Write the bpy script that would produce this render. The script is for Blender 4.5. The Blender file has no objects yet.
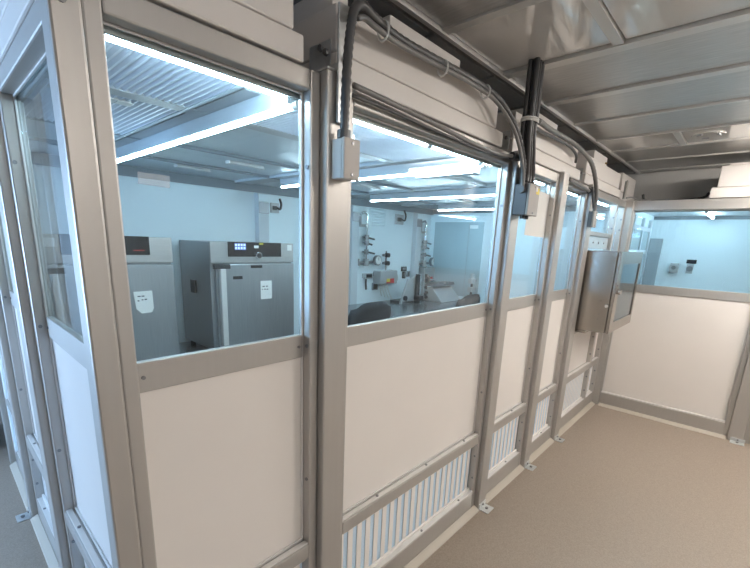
import bpy, bmesh, math, random
from mathutils import Vector, Matrix
random.seed(5)
S = bpy.context.scene
COL = S.collection

# ------------------------------------------------------------------ camera
H = 1.65
FPX, CX, CY = 406.9, 370.1, 338.63
RIGHT = Vector((0.68059142, -0.73165915, 0.03834317))
DOWN = Vector((-0.1455224, -0.18628589, -0.97165879))
FWD = Vector((0.71806584, 0.65572285, -0.23325738))
CAMP = Vector((0, 0, H))
cam = bpy.data.cameras.new('camera')
co = bpy.data.objects.new('camera', cam)
COL.objects.link(co)
S.camera = co
m = Matrix.Identity(4)
for i in range(3):
    m[i][0] = RIGHT[i]; m[i][1] = -DOWN[i]; m[i][2] = -FWD[i]; m[i][3] = CAMP[i]
co.matrix_world = m
cam.sensor_width = 36.0
cam.sensor_fit = 'HORIZONTAL'
cam.lens = FPX / 750 * 36.0
cam.shift_x = (375 - CX) / 750
cam.shift_y = (CY - 284) / 750
cam.clip_start = 0.02


def at(u, v, axis, val):
    """point of the real surface axis=val seen along the sight line of (u, v)"""
    d = RIGHT * ((u - CX) / FPX) + DOWN * ((v - CY) / FPX) + FWD
    t = (val - CAMP[axis]) / d[axis]
    return CAMP + d * t


# ------------------------------------------------------------------ materials
def mat(name, col, rough=0.5, metal=0.0, emit=None, estr=0.0, spec=0.5, noise=0.0, nscale=30.0,
        bump=0.0, stretch=None, coat=0.0):
    M = bpy.data.materials.new(name)
    M.use_nodes = True
    nt = M.node_tree
    b = nt.nodes['Principled BSDF']
    b.inputs['Base Color'].default_value = (*col, 1)
    b.inputs['Roughness'].default_value = rough
    b.inputs['Metallic'].default_value = metal
    b.inputs['Specular IOR Level'].default_value = spec
    b.inputs['Coat Weight'].default_value = coat
    if emit:
        b.inputs['Emission Color'].default_value = (*emit, 1)
        b.inputs['Emission Strength'].default_value = estr
    if noise or bump:
        tc = nt.nodes.new('ShaderNodeTexCoord')
        mp = nt.nodes.new('ShaderNodeMapping')
        nt.links.new(tc.outputs['Object'], mp.inputs['Vector'])
        if stretch:
            mp.inputs['Scale'].default_value = stretch
        n = nt.nodes.new('ShaderNodeTexNoise')
        n.inputs['Scale'].default_value = nscale
        n.inputs['Detail'].default_value = 4
        nt.links.new(mp.outputs['Vector'], n.inputs['Vector'])
        if noise:
            r = nt.nodes.new('ShaderNodeValToRGB')
            r.color_ramp.elements[0].position = 0.3
            r.color_ramp.elements[1].position = 0.7
            r.color_ramp.elements[0].color = (*[max(0, c * (1 - noise)) for c in col], 1)
            r.color_ramp.elements[1].color = (*[min(1, c * (1 + noise)) for c in col], 1)
            nt.links.new(n.outputs['Fac'], r.inputs['Fac'])
            nt.links.new(r.outputs['Color'], b.inputs['Base Color'])
        if bump:
            bp = nt.nodes.new('ShaderNodeBump')
            bp.inputs['Strength'].default_value = bump
            bp.inputs['Distance'].default_value = 0.01
            nt.links.new(n.outputs['Fac'], bp.inputs['Height'])
            nt.links.new(bp.outputs['Normal'], b.inputs['Normal'])
    return M


def glass_mat(name, tint, refl=1.0):
    M = bpy.data.materials.new(name)
    M.use_nodes = True
    nt = M.node_tree
    nt.nodes.clear()
    o = nt.nodes.new('ShaderNodeOutputMaterial')
    mx = nt.nodes.new('ShaderNodeMixShader')
    t = nt.nodes.new('ShaderNodeBsdfTransparent')
    g = nt.nodes.new('ShaderNodeBsdfGlossy')
    lw = nt.nodes.new('ShaderNodeLayerWeight')
    lw.inputs['Blend'].default_value = 0.5
    pw = nt.nodes.new('ShaderNodeMath'); pw.operation = 'POWER'; pw.inputs[1].default_value = 5.0
    mu = nt.nodes.new('ShaderNodeMath'); mu.operation = 'MULTIPLY_ADD'
    mu.inputs[1].default_value = 0.9 * refl; mu.inputs[2].default_value = 0.04 * refl
    nt.links.new(lw.outputs['Facing'], pw.inputs[0])
    t.inputs['Color'].default_value = (*tint, 1)
    g.inputs['Roughness'].default_value = 0.02
    g.inputs['Color'].default_value = (0.9, 0.95, 1, 1)
    nt.links.new(pw.outputs[0], mu.inputs[0])
    nt.links.new(mu.outputs[0], mx.inputs['Fac'])
    nt.links.new(t.outputs[0], mx.inputs[1])
    nt.links.new(g.outputs[0], mx.inputs[2])
    nt.links.new(mx.outputs[0], o.inputs['Surface'])
    return M


M = {}
M['alu'] = mat('anodised_aluminium', (0.52, 0.50, 0.475), 0.42, 0.6, noise=0.015, nscale=60, stretch=(1, 1, 0.04))
M['alu_light'] = mat('bright_aluminium', (0.78, 0.76, 0.74), 0.38, 0.35)
M['white'] = mat('white_panel', (0.81, 0.765, 0.725), 0.4, noise=0.01, nscale=4)
M['plenum'] = mat('white_powder_coat', (0.80, 0.76, 0.725), 0.42, noise=0.015, nscale=3)
M['slat'] = mat('white_slat', (0.86, 0.83, 0.80), 0.45)
M['filter'] = mat('backlit_filter_fleece', (0.58, 0.74, 0.92), 0.9, noise=0.15, nscale=300)  # blue booth light shining through the fleece is put into its colour
M['glass'] = glass_mat('window_glass', (0.93, 0.97, 0.98))
M['glass_clear'] = glass_mat('clear_glass', (0.86, 0.92, 0.94))
M['steel'] = mat('brushed_stainless', (0.44, 0.40, 0.36), 0.27, 0.95, noise=0.08, nscale=40, stretch=(8, 8, 0.15))
M['steel_cool'] = mat('stainless_oven', (0.40, 0.42, 0.44), 0.36, 0.8, noise=0.06, nscale=30, stretch=(6, 6, 0.2))
M['steel_band'] = mat('stainless_band', (0.47, 0.47, 0.47), 0.36, 0.8, noise=0.05, nscale=30, stretch=(0.2, 6, 6))
M['galv'] = mat('galvanised_steel', (0.66, 0.68, 0.68), 0.35, 0.7, noise=0.12, nscale=25)
M['screw'] = mat('screw_steel', (0.28, 0.28, 0.29), 0.4, 0.8)
M['black'] = mat('black_plastic', (0.018, 0.018, 0.02), 0.38)
M['panel_black'] = mat('black_glass', (0.012, 0.013, 0.016), 0.22)
M['conduit'] = mat('grey_conduit', (0.075, 0.075, 0.078), 0.36)
M['conduit_light'] = mat('light_grey_conduit', (0.20, 0.195, 0.19), 0.4)
M['cable'] = mat('black_cable', (0.045, 0.045, 0.047), 0.38)
M['tie'] = mat('white_cable_tie', (0.7, 0.7, 0.68), 0.5)
M['jbox'] = mat('grey_box', (0.50, 0.47, 0.44), 0.45)
M['jbox_dark'] = mat('dark_grey_box', (0.10, 0.10, 0.107), 0.45)
M['jlid'] = mat('taupe_box_lid', (0.36, 0.335, 0.31), 0.45)
M['film'] = mat('clear_film', (0.80, 0.84, 0.88), 0.4)
M['film'].node_tree.nodes['Principled BSDF'].inputs['Alpha'].default_value = 0.28
M['paper'] = mat('white_paper', (0.85, 0.85, 0.83), 0.8)
M['ink'] = mat('ink', (0.06, 0.07, 0.10), 0.8)
M['yellow'] = mat('yellow_sticker', (0.75, 0.62, 0.08), 0.5)
M['red'] = mat('red_sticker', (0.62, 0.05, 0.05), 0.5)
M['redlight'] = mat('red_display', (0.3, 0.02, 0.02), 0.4, emit=(1, 0.12, 0.08), estr=0.12)
M['screen'] = mat('blue_display', (0.04, 0.08, 0.25), 0.3, emit=(0.15, 0.3, 0.9), estr=0.35)
M['screen_white'] = mat('display_symbols', (0.5, 0.6, 0.8), 0.3, emit=(0.7, 0.85, 1.0), estr=0.5)
M['floor'] = mat('speckled_vinyl', (0.335, 0.275, 0.222), 0.42, noise=0.16, nscale=170)
M['cove'] = mat('cove_vinyl', (0.50, 0.45, 0.38), 0.5)
M['inwall'] = mat('interior_white', (0.84, 0.93, 0.97), 0.38)
M['incol'] = mat('interior_column', (0.58, 0.63, 0.67), 0.4)
M['inband'] = mat('interior_grey_trim', (0.26, 0.29, 0.32), 0.5)
M['inceil'] = mat('interior_ceiling', (0.63, 0.68, 0.71), 0.3)
M['rib'] = mat('ribbed_diffuser', (0.80, 0.85, 0.96), 0.3)
M['ribbar'] = mat('ceiling_bar', (0.50, 0.51, 0.52), 0.4)
M['tube'] = mat('led_tube', (1, 1, 1), 0.4, emit=(0.64, 0.87, 1.0), estr=37.0)
M['lamp'] = mat('corridor_lamp', (1, 1, 1), 0.4, emit=(1.0, 0.93, 0.855), estr=30.0)
M['daylight'] = mat('daylit_pane', (1, 1, 1), 0.4, emit=(0.42, 0.66, 1.0), estr=10.5)
M['ceil_metal'] = mat('brushed_ceiling_tile', (0.60, 0.59, 0.575), 0.36, 0.7, noise=0.10, nscale=14, stretch=(6, 0.6, 1))
M['ceil_white'] = mat('gloss_ceiling_tile', (0.86, 0.85, 0.83), 0.07, 0.22, spec=1.0)
M['ceil_bar'] = mat('ceiling_rail', (0.74, 0.73, 0.71), 0.35, 0.4)
M['ceil_shade'] = mat('shaded_ceiling', (0.30, 0.295, 0.29), 0.5)  # shade of the unlit ceiling over the booth, put into the colour
M['wall'] = mat('room_wall', (0.46, 0.45, 0.43), 0.6)
M['bulk'] = mat('bulkhead_grey', (0.75, 0.735, 0.71), 0.5)
M['bench'] = mat('bench_steel', (0.36, 0.38, 0.40), 0.24, 0.85, noise=0.06, nscale=20)
M['fabric'] = mat('black_mesh_fabric', (0.02, 0.022, 0.027), 0.75, bump=0.2, nscale=300)
M['instr'] = mat('instrument_grey', (0.42, 0.435, 0.445), 0.4, 0.3)
M['chrome'] = mat('chrome', (0.75, 0.75, 0.76), 0.12, 1.0)
M['brass'] = mat('brass', (0.55, 0.38, 0.15), 0.3, 0.9)
M['cart'] = mat('dark_cart', (0.05, 0.06, 0.075), 0.3)
M['door_grey'] = mat('door_grey', (0.36, 0.40, 0.43), 0.4)
M['pane_blue'] = mat('frosted_pane', (0.42, 0.52, 0.56), 0.25)
M['acrylic'] = mat('acrylic_plate', (0.55, 0.66, 0.74), 0.2)


# ------------------------------------------------------------------ mesh helpers
ORG = {}


class MB:
    def __init__(s):
        s.bm = bmesh.new()

    def box(s, x0, x1, y0, y1, z0, z1):
        x0, x1 = min(x0, x1), max(x0, x1); y0, y1 = min(y0, y1), max(y0, y1); z0, z1 = min(z0, z1), max(z0, z1)
        v = [s.bm.verts.new(p) for p in ((x0, y0, z0), (x1, y0, z0), (x1, y1, z0), (x0, y1, z0),
                                         (x0, y0, z1), (x1, y0, z1), (x1, y1, z1), (x0, y1, z1))]
        for f in ((0, 3, 2, 1), (4, 5, 6, 7), (0, 1, 5, 4), (1, 2, 6, 5), (2, 3, 7, 6), (3, 0, 4, 7)):
            s.bm.faces.new([v[i] for i in f])
        return s

    def prism(s, pts, vec):
        """polygon of 3D points extruded along vec"""
        vec = Vector(vec)
        a = [s.bm.verts.new(Vector(p)) for p in pts]
        b = [s.bm.verts.new(Vector(p) + vec) for p in pts]
        n = len(pts)
        s.bm.faces.new(a); s.bm.faces.new(b[::-1])
        for i in range(n):
            s.bm.faces.new([a[i], b[i], b[(i + 1) % n], a[(i + 1) % n]])
        return s

    def tube(s, pts, r, n=10, cap=True, ripple=0.0):
        pts = [Vector(p) for p in pts]
        rings = []
        up = None
        for i, p in enumerate(pts):
            d = (pts[min(i + 1, len(pts) - 1)] - pts[max(i - 1, 0)]).normalized()
            if up is None:
                up = d.orthogonal().normalized()
            else:
                up = (up - d * up.dot(d))
                up = up.normalized() if up.length > 1e-6 else d.orthogonal().normalized()
            w = d.cross(up)
            rr = r[i] if isinstance(r, (list, tuple)) else r
            if ripple and i % 2:
                rr *= (1 - ripple)
            rings.append([s.bm.verts.new(p + (up * math.cos(2 * math.pi * k / n) + w * math.sin(2 * math.pi * k / n)) * rr)
                          for k in range(n)])
        for a, b in zip(rings[:-1], rings[1:]):
            for k in range(n):
                s.bm.faces.new([a[k], a[(k + 1) % n], b[(k + 1) % n], b[k]])
        if cap:
            s.bm.faces.new(rings[0][::-1]); s.bm.faces.new(rings[-1])
        return s

    def cyl(s, p, q, r, n=14):
        return s.tube([p, q], r, n)

    def build(s, name, material, parent=None, bevel=0.0, smooth=False, seg=2):
        bmesh.ops.recalc_face_normals(s.bm, faces=s.bm.faces[:])
        if parent is not None:
            off = ORG[parent.name]
        else:
            vs = [v.co for v in s.bm.verts]
            off = Vector(((min(v.x for v in vs) + max(v.x for v in vs)) / 2,
                          (min(v.y for v in vs) + max(v.y for v in vs)) / 2, min(v.z for v in vs)))
        for v in s.bm.verts:
            v.co -= off
        me = bpy.data.meshes.new(name)
        s.bm.to_mesh(me); s.bm.free()
        o = bpy.data.objects.new(name, me)
        COL.objects.link(o)
        me.materials.append(material)
        if parent is not None:
            o.parent = parent
        else:
            o.location = off
        ORG[o.name] = off.copy()
        if smooth:
            for p in me.polygons:
                p.use_smooth = True
        if bevel:
            b = o.modifiers.new('bevel', 'BEVEL')
            b.width = bevel; b.segments = seg; b.limit_method = 'ANGLE'; b.angle_limit = math.radians(40)
        return o


def spline(pts, sub=8):
    pts = [Vector(p) for p in pts]
    out = []
    P = [pts[0] * 2 - pts[1]] + pts + [pts[-1] * 2 - pts[-2]]
    for i in range(1, len(P) - 2):
        a, b, c, d = P[i - 1:i + 3]
        for k in range(sub):
            t = k / sub
            out.append(0.5 * ((2 * b) + (c - a) * t + (2 * a - 5 * b + 4 * c - d) * t * t + (3 * b - a - 3 * c + d) * t ** 3))
    out.append(pts[-1])
    return out


def thing(name, label, cat, loc, group=None):
    o = bpy.data.objects.new(name, None)
    o.empty_display_size = 0.1
    COL.objects.link(o)
    o.location = loc
    ORG[o.name] = Vector(loc)
    o['label'] = label; o['category'] = cat
    if group: o['group'] = group
    return o


def tag(o, label, cat, group=None):
    o['label'] = label; o['category'] = cat
    if group: o['group'] = group
    return o


def struct(name, mb, material, label=None, bevel=0):
    o = mb.build(name, material, None, bevel)
    o['kind'] = 'structure'
    if label: o['label'] = label
    return o


# ------------------------------------------------------------------ the setting
struct('floor', MB().box(-2.6, 7.0, -2.6, 5.6, -0.05, 0.0), M['floor'])
CZ = 2.5
struct('ceiling', MB().box(-2.6, 7.0, -2.6, 5.6, CZ + 0.012, CZ + 0.06), M['ceil_shade'])
struct('wall_left', MB().box(-2.65, -2.6, -2.6, 5.6, 0, CZ), M['wall'])
struct('wall_front', MB().box(-2.6, 4.9, -2.65, -2.6, 0, CZ), M['wall'])
struct('wall_rear', MB().box(-2.6, 7.0, 5.6, 5.65, 0, CZ), M['wall'])
struct('wall_right', MB().box(4.83, 4.9, -2.6, -1.3, 0, CZ), M['wall'])
struct('wall_bulkhead', MB().box(5.6, 5.64, -2.6, 5.6, 2.16, CZ + 0.01), M['bulk'])

# corridor ceiling: tiles between rails at 0.55 m pitch
YT = 1.118
for k, (x0, x1) in enumerate(((-1.60, -1.08), (-1.05, -0.53), (-0.5, 0.02), (0.05, 0.53), (0.56, 1.04), (1.07, 1.575),
                              (1.62, 2.12), (2.195, 2.675), (2.745, 3.235), (3.265, 3.785), (3.815, 4.28), (4.32, 4.82),
                              (4.85, 5.38), (5.41, 5.60))):
    for j, (y0, y1) in enumerate(((-2.55, -1.3), (-1.27, 0.563), (0.615, YT - 0.012))):
        gloss = (k == 6 and j > 0) or (k == 10) or k in (3, 4)
        if k not in (6, 10) and j > 0:
            if j == 1: continue
            y0 = -1.27
        o = MB().box(x0, x1, y0, y1, CZ + 0.004, CZ + 0.012).build('ceiling_tile', M['ceil_white' if gloss else 'ceil_metal'], None, 0.003)
        o['kind'] = 'structure'
for k, (x0, x1, dz) in enumerate(((-1.08, -1.05, .006), (-0.53, -0.5, .006), (0.02, 0.05, .006), (0.53, .56, .006), (1.04, 1.07, .006), (1.575, 1.62, .006), (2.128, 2.19, .01), (2.68, 2.742, .008), (3.237, 3.262, .008),
                                  (3.788, 3.812, .008), (4.285, 4.315, .006), (4.822, 4.848, .006), (5.382, 5.408, .006))):
    struct('trim_%d' % (k + 1), MB().box(x0, x1, -2.55, YT - 0.012, CZ - dz, CZ + 0.012), M['ceil_bar'])
struct('trim_14', MB().box(1.0, 2.125, 0.568, 0.61, CZ - 0.006, CZ + 0.012), M['ceil_bar'])
struct('trim_15', MB().box(3.82, 4.28, 0.568, 0.61, CZ - 0.004, CZ + 0.012), M['ceil_bar'])
struct('trim_16', MB().box(-2.6, 5.6, YT - 0.01, YT + 0.01, CZ - 0.012, CZ + 0.012), M['alu_light'])
for k in range(12):
    x0 = -0.6 + k * 0.55
    o = MB().box(x0, x0 + 0.52, YT + 0.05, 3.4, CZ + 0.0, CZ + 0.012).build('ceiling_tile', M['ceil_shade'], None, 0.002)
    o['kind'] = 'structure'
# vent plate in a tile
v = thing('ceiling_vent', 'round slotted vent plate in the glossy corridor ceiling tile near the far end', 'vent', (4.12, 0.62, CZ))
MB().cyl((4.05, 0.42, CZ - 0.004), (4.05, 0.42, CZ + 0.004), 0.10, 28).build('vent_plate', M['ceil_white'], v)
mb = MB()
for a in range(6):
    t0 = a * math.pi / 3
    pts = [(4.05 + 0.07 * math.cos(t0 + q * .2), 0.42 + 0.07 * math.sin(t0 + q * .2), CZ - 0.006) for q in range(4)]
    if a % 2 == 0: MB().tube(pts, 0.006, 6).build('vent_slot', M['screw'], v)


# long corridor lamp, unseen lamps added to brighten the partition, and the daylight side
for (xa, xb, ya, yb, lb) in ((4.02, 4.27, -1.0, -.06, 'long ceiling lamp over the far end of the corridor'), (2.34, 2.56, -.85, -.45, 'small unseen lamp added over the middle of the corridor'),
                             (-.1, .55, -2.2, -1.85, 'unseen lamp added near the entrance end of the corridor'),
                             (3.12, 3.42, -1.75, -1.45, 'square unseen lamp added between the long and the near lamp of the corridor')):
    t = thing('ceiling_light', lb, 'lamp', ((xa + xb) / 2, (ya + yb) / 2, CZ - 0.075), 'corridor ceiling lamps')
    MB().box(xa - .02, xb + .02, ya - .02, yb + .02, CZ - 0.015, CZ + 0.004).build('lamp_frame', M['ceil_bar'], t)
    MB().box(xa, xb, ya, yb, CZ - 0.075, CZ - 0.0155).build('diffuser', M['lamp'], t)
wo = struct('window_1', MB().box(-2.6, -2.585, 2.2, 5.3, 0.7, 2.1), M['daylight'])
mb = MB()
for y in (2.16, 3.2, 4.25, 5.3): mb.box(-2.6, -2.56, y, y + 0.06, 0.66, 2.14)
for z in (0.64, 2.1): mb.box(-2.6, -2.56, 2.16, 5.36, z, z + 0.06)
mb.build('window_frame', M['alu'], wo)

# ------------------------------------------------------------------ partition of the booth
YF, XF, XR = 1.03, 0.24, 4.82


def mapper(kind):
    if kind == 'main': return lambda u, d, z: (u, YF + d, z)
    if kind == 'left': return lambda u, d, z: (XF + d, u, z)
    return lambda u, d, z: (XR + d, u, z)


def bx(mb, mp, u0, u1, d0, d1, z0, z1):
    a = mp(u0, d0, z0); b = mp(u1, d1, z1)
    return mb.box(a[0], b[0], a[1], b[1], a[2], b[2])


def screw(mp, u, d, z, axis, parent, r=0.0065):
    a = mp(u, d, z)
    e = {'u': mp(u + 0.004, d, z), '-u': mp(u - 0.004, d, z), 'd': mp(u, d - 0.004, z), 'z': mp(u, d, z + 0.004)}[axis]
    MB().cyl(a, e, r, 10).build('screw', M['screw'], parent)


ST = 0.036
Z = dict(plate=0.134, lv=0.468, sill=0.528, r0=1.257, r1=1.335, h0=2.067, h1=2.122)
GBAY = 'glazed partition bays of the clean booth'


def bay(kind, u0, u1, label, louver=True, pitch=0.056, zz=Z, sl=ST, sr=ST, near='lo', pane=True, screws=True):
    mp = mapper(kind)
    t = thing('partition_bay', label, 'partition', mp((u0 + u1) / 2, 0.03, 0.0), GBAY)
    z = zz
    f = MB()
    D = 0.06
    bx(f, mp, u0, u0 + sl, 0, D, 0.0, z['h1'])
    bx(f, mp, u1 - sr, u1, 0, D, 0.0, z['h1'])
    bx(f, mp, u0 + sl, u1 - sr, 0, D, z['h0'], z['h1'])
    bx(f, mp, u0 + sl, u1 - sr, 0, D, 0.0, z['plate'])
    if louver:
        bx(f, mp, u0 + sl, u1 - sr, 0, D, z['lv'], z['sill'])
    f.build('frame', M['alu'], t, 0.005)
    a, b = u0 + sl, u1 - sr
    lo = z['sill'] if louver else z['plate']
    # inner lips (beads) of the frame
    g = MB()
    for (p, q, r0, r1) in ((a, a + .008, lo, z['h0']), (b - .008, b, lo, z['h0']), (a, b, z['h0'] - .006, z['h0']), (a, b, lo, lo + .012)):
        bx(g, mp, p, q, 0.034, 0.041, r0, r1)
    g.build('glazing_bead', M['alu_light'], t, 0.002)
    il = MB(); bx(il, mp, a, b, 0.051, 0.0598, z['h0'] - .015, z['h0'] - .0005)
    il.build('inner_lip', M['alu'], t)
    rl = MB(); bx(rl, mp, a + .002, b - .002, 0.034, 0.056, z['r0'], z['r1'])
    rl = rl.build('glazing_rail', M['alu'], t, 0.002)
    if pane:
        gl = MB(); bx(gl, mp, a + .001, b - .001, 0.044, 0.049, z['r1'] - .004, z['h0'] - .002)
        gl.build('glass_pane', M['glass'], t)
    pn = MB(); bx(pn, mp, a + .001, b - .001, 0.042, 0.050, lo + .002, z['r0'] + .003)
    pn.build('lower_panel', M['white'], t)
    sgn = '-u' if near == 'lo' else 'u'
    ru = b if near == 'lo' else a
    if louver:
        n = max(3, int(round((b - a - 0.02) / pitch)))
        s_ = MB()
        w = (b - a) / n
        for i in range(n):
            c = a + (i + .5) * w
            bx(s_, mp, c - w * .265, c + w * .265, 0.0385, 0.0415, z['plate'] + .006, z['lv'] - .01)
        bx(s_, mp, a, b, 0.026, 0.036, z['lv'] - .028, z['lv'] - .002)
        bx(s_, mp, a, b, 0.026, 0.036, z['plate'], z['plate'] + .02)
        s_.build('louver', M['slat'], t)
        fl = MB(); bx(fl, mp, a, b, 0.043, 0.046, z['plate'], z['lv'])
        fl.build('filter_sheet', M['filter'], t)
        lip = MB(); bx(lip, mp, a, b, 0.003, 0.026, z['plate'], z['plate'] + .006)
        lip.build('sill_strip', M['alu_light'], t, 0.002)
        lip = MB(); bx(lip, mp, a, b, 0.006, 0.026, z['sill'], z['sill'] + .006)
        lip.build('sill_strip', M['alu_light'], t, 0.002)
    else:
        lip = MB(); bx(lip, mp, a, b, 0.001, 0.026, z['plate'], z['plate'] + .014)
        lip.build('sill_strip', M['alu_light'], t, 0.002)
    if screws:
        zs = [1.86, 1.30, 0.80] + ([0.38, 0.23] if louver else [])
        for zq in zs: screw(mp, ru, 0.014, zq, sgn, t)
        nn = max(1, int((b - a) / .35))
        for i in range(nn):
            uu = a + (b - a) * (i + .6) / nn
            if louver:
                screw(mp, uu, 0.018, z['sill'] + .006, 'z', t)
                screw(mp, uu, 0.014, z['plate'] + .006, 'z', t)
    # rail screws
    screw(mp, a + .02, 0.034, (z['r0'] + z['r1']) / 2, 'd', rl, 0.005)
    screw(mp, b - .02, 0.034, (z['r0'] + z['r1']) / 2, 'd', rl, 0.005)
    return t


bay('main', 0.2745, 0.868, 'narrow glazed partition bay at the near left, with the two ovens behind its glass')
bay('main', 0.972, 2.183, 'widest glazed partition bay, with the office chair and lab bench behind its glass')
bay('main', 2.280, 2.896, 'narrow glazed partition bay with a white sheet taped high on its glass')
bay('main', 3.000, 3.540, 'narrow glazed partition bay directly left of the stainless pass box')
bay('left', 1.062, 1.905, 'glazed partition bay on the booth side, next to the corner post', near='lo')
bay('left', 2.005, 2.800, 'second glazed partition bay along the booth side from the corner post', near='lo')
bay('left', 2.900, 3.600, 'third glazed partition bay along the booth side, farthest from the corner post', near='lo')
ZR = dict(plate=0.14, lv=0, sill=0, r0=1.253, r1=1.33, h0=2.04, h1=2.13)
bay('far', -0.115, 0.965, 'wide glazed partition bay of the far wall with a large white lower panel', louver=False, zz=ZR, near='lo', sr=0.006, sl=0.036, screws=False)
bay('far', -1.30, -0.225, 'glazed partition bay of the far wall right of its bracketed post', louver=False, zz=ZR, screws=False)

# bay with the pass box: two lights beside each other
mp = mapper('main')
t = thing('partition_bay', 'partition bay holding the stainless pass box, split by slim mullions, at the far corner', 'partition', (4.24, 1.06, 0), GBAY)
f = MB()
for (u0, u1) in ((3.655, 3.691), (4.47, 4.515), (4.77, 4.80)): bx(f, mp, u0, u1, 0, .06, 0, Z['h1'])
bx(f, mp, 3.691, 4.77, 0, .06, 0, Z['plate']); bx(f, mp, 3.691, 4.77, 0, .06, Z['lv'], Z['sill']); bx(f, mp, 3.691, 4.77, 0, .06, Z['h0'], Z['h1'])
bx(f, mp, 3.691, 4.47, 0.01, .06, 1.765, 1.80); bx(f, mp, 3.691, 4.47, 0, .06, 0.93, 0.985)
f.build('frame', M['alu'], t, 0.004)
g = MB(); bx(g, mp, 3.693, 4.468, .044, .049, 1.80, Z['h0']); g.build('glass_pane', M['glass'], t)
g = MB(); bx(g, mp, 4.517, 4.768, .044, .049, Z['sill'] + .73, Z['h0']); g.build('glass_pane', M['glass'], t)
g = MB(); bx(g, mp, 4.515, 4.77, .03, .056, 1.257, 1.335); g.build('glazing_rail', M['alu'], t, .002)
g = MB(); bx(g, mp, 3.693, 4.468, .042, .05, Z['sill'], .93); g.build('lower_panel', M['white'], t)
g = MB(); bx(g, mp, 4.517, 4.768, .042, .05, Z['sill'], 1.257); g.build('lower_panel', M['white'], t)
pl = MB(); bx(pl, mp, 3.693, 4.468, .03, .04, 1.66, 1.765)
pl = pl.build('cover_plate', M['acrylic'], t); pl['label'] = 'pale blue plate with a row of screws'
for i in range(4): screw(mp, 3.82 + i * .17, .03, 1.712, 'd', pl, .008)
for (a, b, ptc) in ((3.691, 4.47, .046), (4.515, 4.77, .046)):
    s_ = MB(); n = int((b - a) / ptc); w = (b - a) / n
    for i in range(n): bx(s_, mp, a + (i + .22) * w, a + (i + .78) * w, .0385, .0415, Z['plate'] + .006, Z['lv'] - .01)
    bx(s_, mp, a, b, .026, .036, Z['lv'] - .024, Z['lv']); bx(s_, mp, a, b, .026, .036, Z['plate'], Z['plate'] + .018)
    s_.build('louver', M['slat'], t)
    fl = MB(); bx(fl, mp, a, b, .043, .046, Z['plate'], Z['lv']); fl.build('filter_sheet', M['filter'], t)
    lip = MB(); bx(lip, mp, a, b, .003, .026, Z['plate'], Z['plate'] + .006)
    lip.build('sill_strip', M['alu_light'], t)
    lip = MB(); bx(lip, mp, a, b, .006, .026, Z['sill'], Z['sill'] + .006)
    lip.build('sill_strip', M['alu_light'], t)
    for zq in (1.95, 1.85, .8, .62, .38, .23):
        screw(mp, b, .015, zq, '-u', t, .009)

# posts
GP = 'aluminium posts of the booth'


def post(kind, u0, u1, label, zt=2.13, foot=None, d0=-0.03, d1=0.06):
    mp = mapper(kind)
    t = thing('partition_post', label, 'post', mp((u0 + u1) / 2, 0, 0), GP)
    mb = MB(); bx(mb, mp, u0, u1, d0, d1, 0, zt)
    mb.build('post_profile', M['alu'], t, 0.006)
    cap = MB(); bx(cap, mp, u0 + .002, u1 - .002, d0 + .003, d1, zt, zt + .006); cap.build('end_cap', M['alu_light'], t, .001)
    if foot is not None:
        c, w = foot
        b = MB()
        bx(b, mp, c - w / 2, c + w / 2, d0 - .065, d0, 0.0, .006)
        bx(b, mp, c - w / 2, c + w / 2, d0 - .006, d0, .006, .038)
        b = b.build('foot_bracket', M['galv'], t, .002)
        q = mp(c, d0 - .035, .006)
        MB().cyl(q, (q[0], q[1], .014), .010, 6).build('bolt', M['screw'], b)
        q = mp(c, d0 - .006, .024)
        q2 = mp(c, d0 - .012, .024)
        MB().cyl(q, q2, .007, 6).build('bolt', M['screw'], b)
    return t


post('main', 0.870, 0.972, 'aluminium post carrying the small junction box, left of the widest bay', foot=(0.93, .08))
post('main', 2.183, 2.280, 'aluminium post right of the widest bay, the first with a floor bracket in view', foot=(2.232, .085))
post('main', 2.896, 3.000, 'aluminium post between the paper-bearing bay and the bay beside the pass box', foot=(2.95, .085))
post('main', 3.540, 3.655, 'aluminium post directly left of the stainless pass box', foot=(3.60, .085))
t = thing('partition_post', 'tall aluminium corner post at the left, where the booth turns', 'post', (.243, 1.03, 0), GP)
MB().box(.214, .268, 1.0, 1.06, 0, 2.135).build('post_profile', M['alu'], t, .006)
MB().cyl((.236, 1.0, 2.055), (.236, .996, 2.055), .009, 12).build('screw', M['screw'], t)
MB().cyl((.240, 1.0, 0.02), (.240, .996, 0.02), .007, 12).build('screw', M['screw'], t)
post('left', 1.905, 2.005, 'aluminium side post nearest to the corner post', foot=(1.955, .08))
post('left', 2.800, 2.900, 'aluminium side post with a floor bracket, second from the corner post', foot=(2.85, .08))
post('left', 3.600, 3.680, 'aluminium side post at the rear corner of the booth')
post('far', -0.225, -0.115, 'aluminium post at the right edge with a pale floor bracket', foot=(-.19, .10))
t = thing('partition_post', 'aluminium corner post where the far wall meets the long partition', 'post', (4.84, 1.01, 0), GP)
MB().box(4.80, 4.87, .967, 1.09, 0, 2.13).build('post_profile', M['alu'], t, .005)

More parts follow.
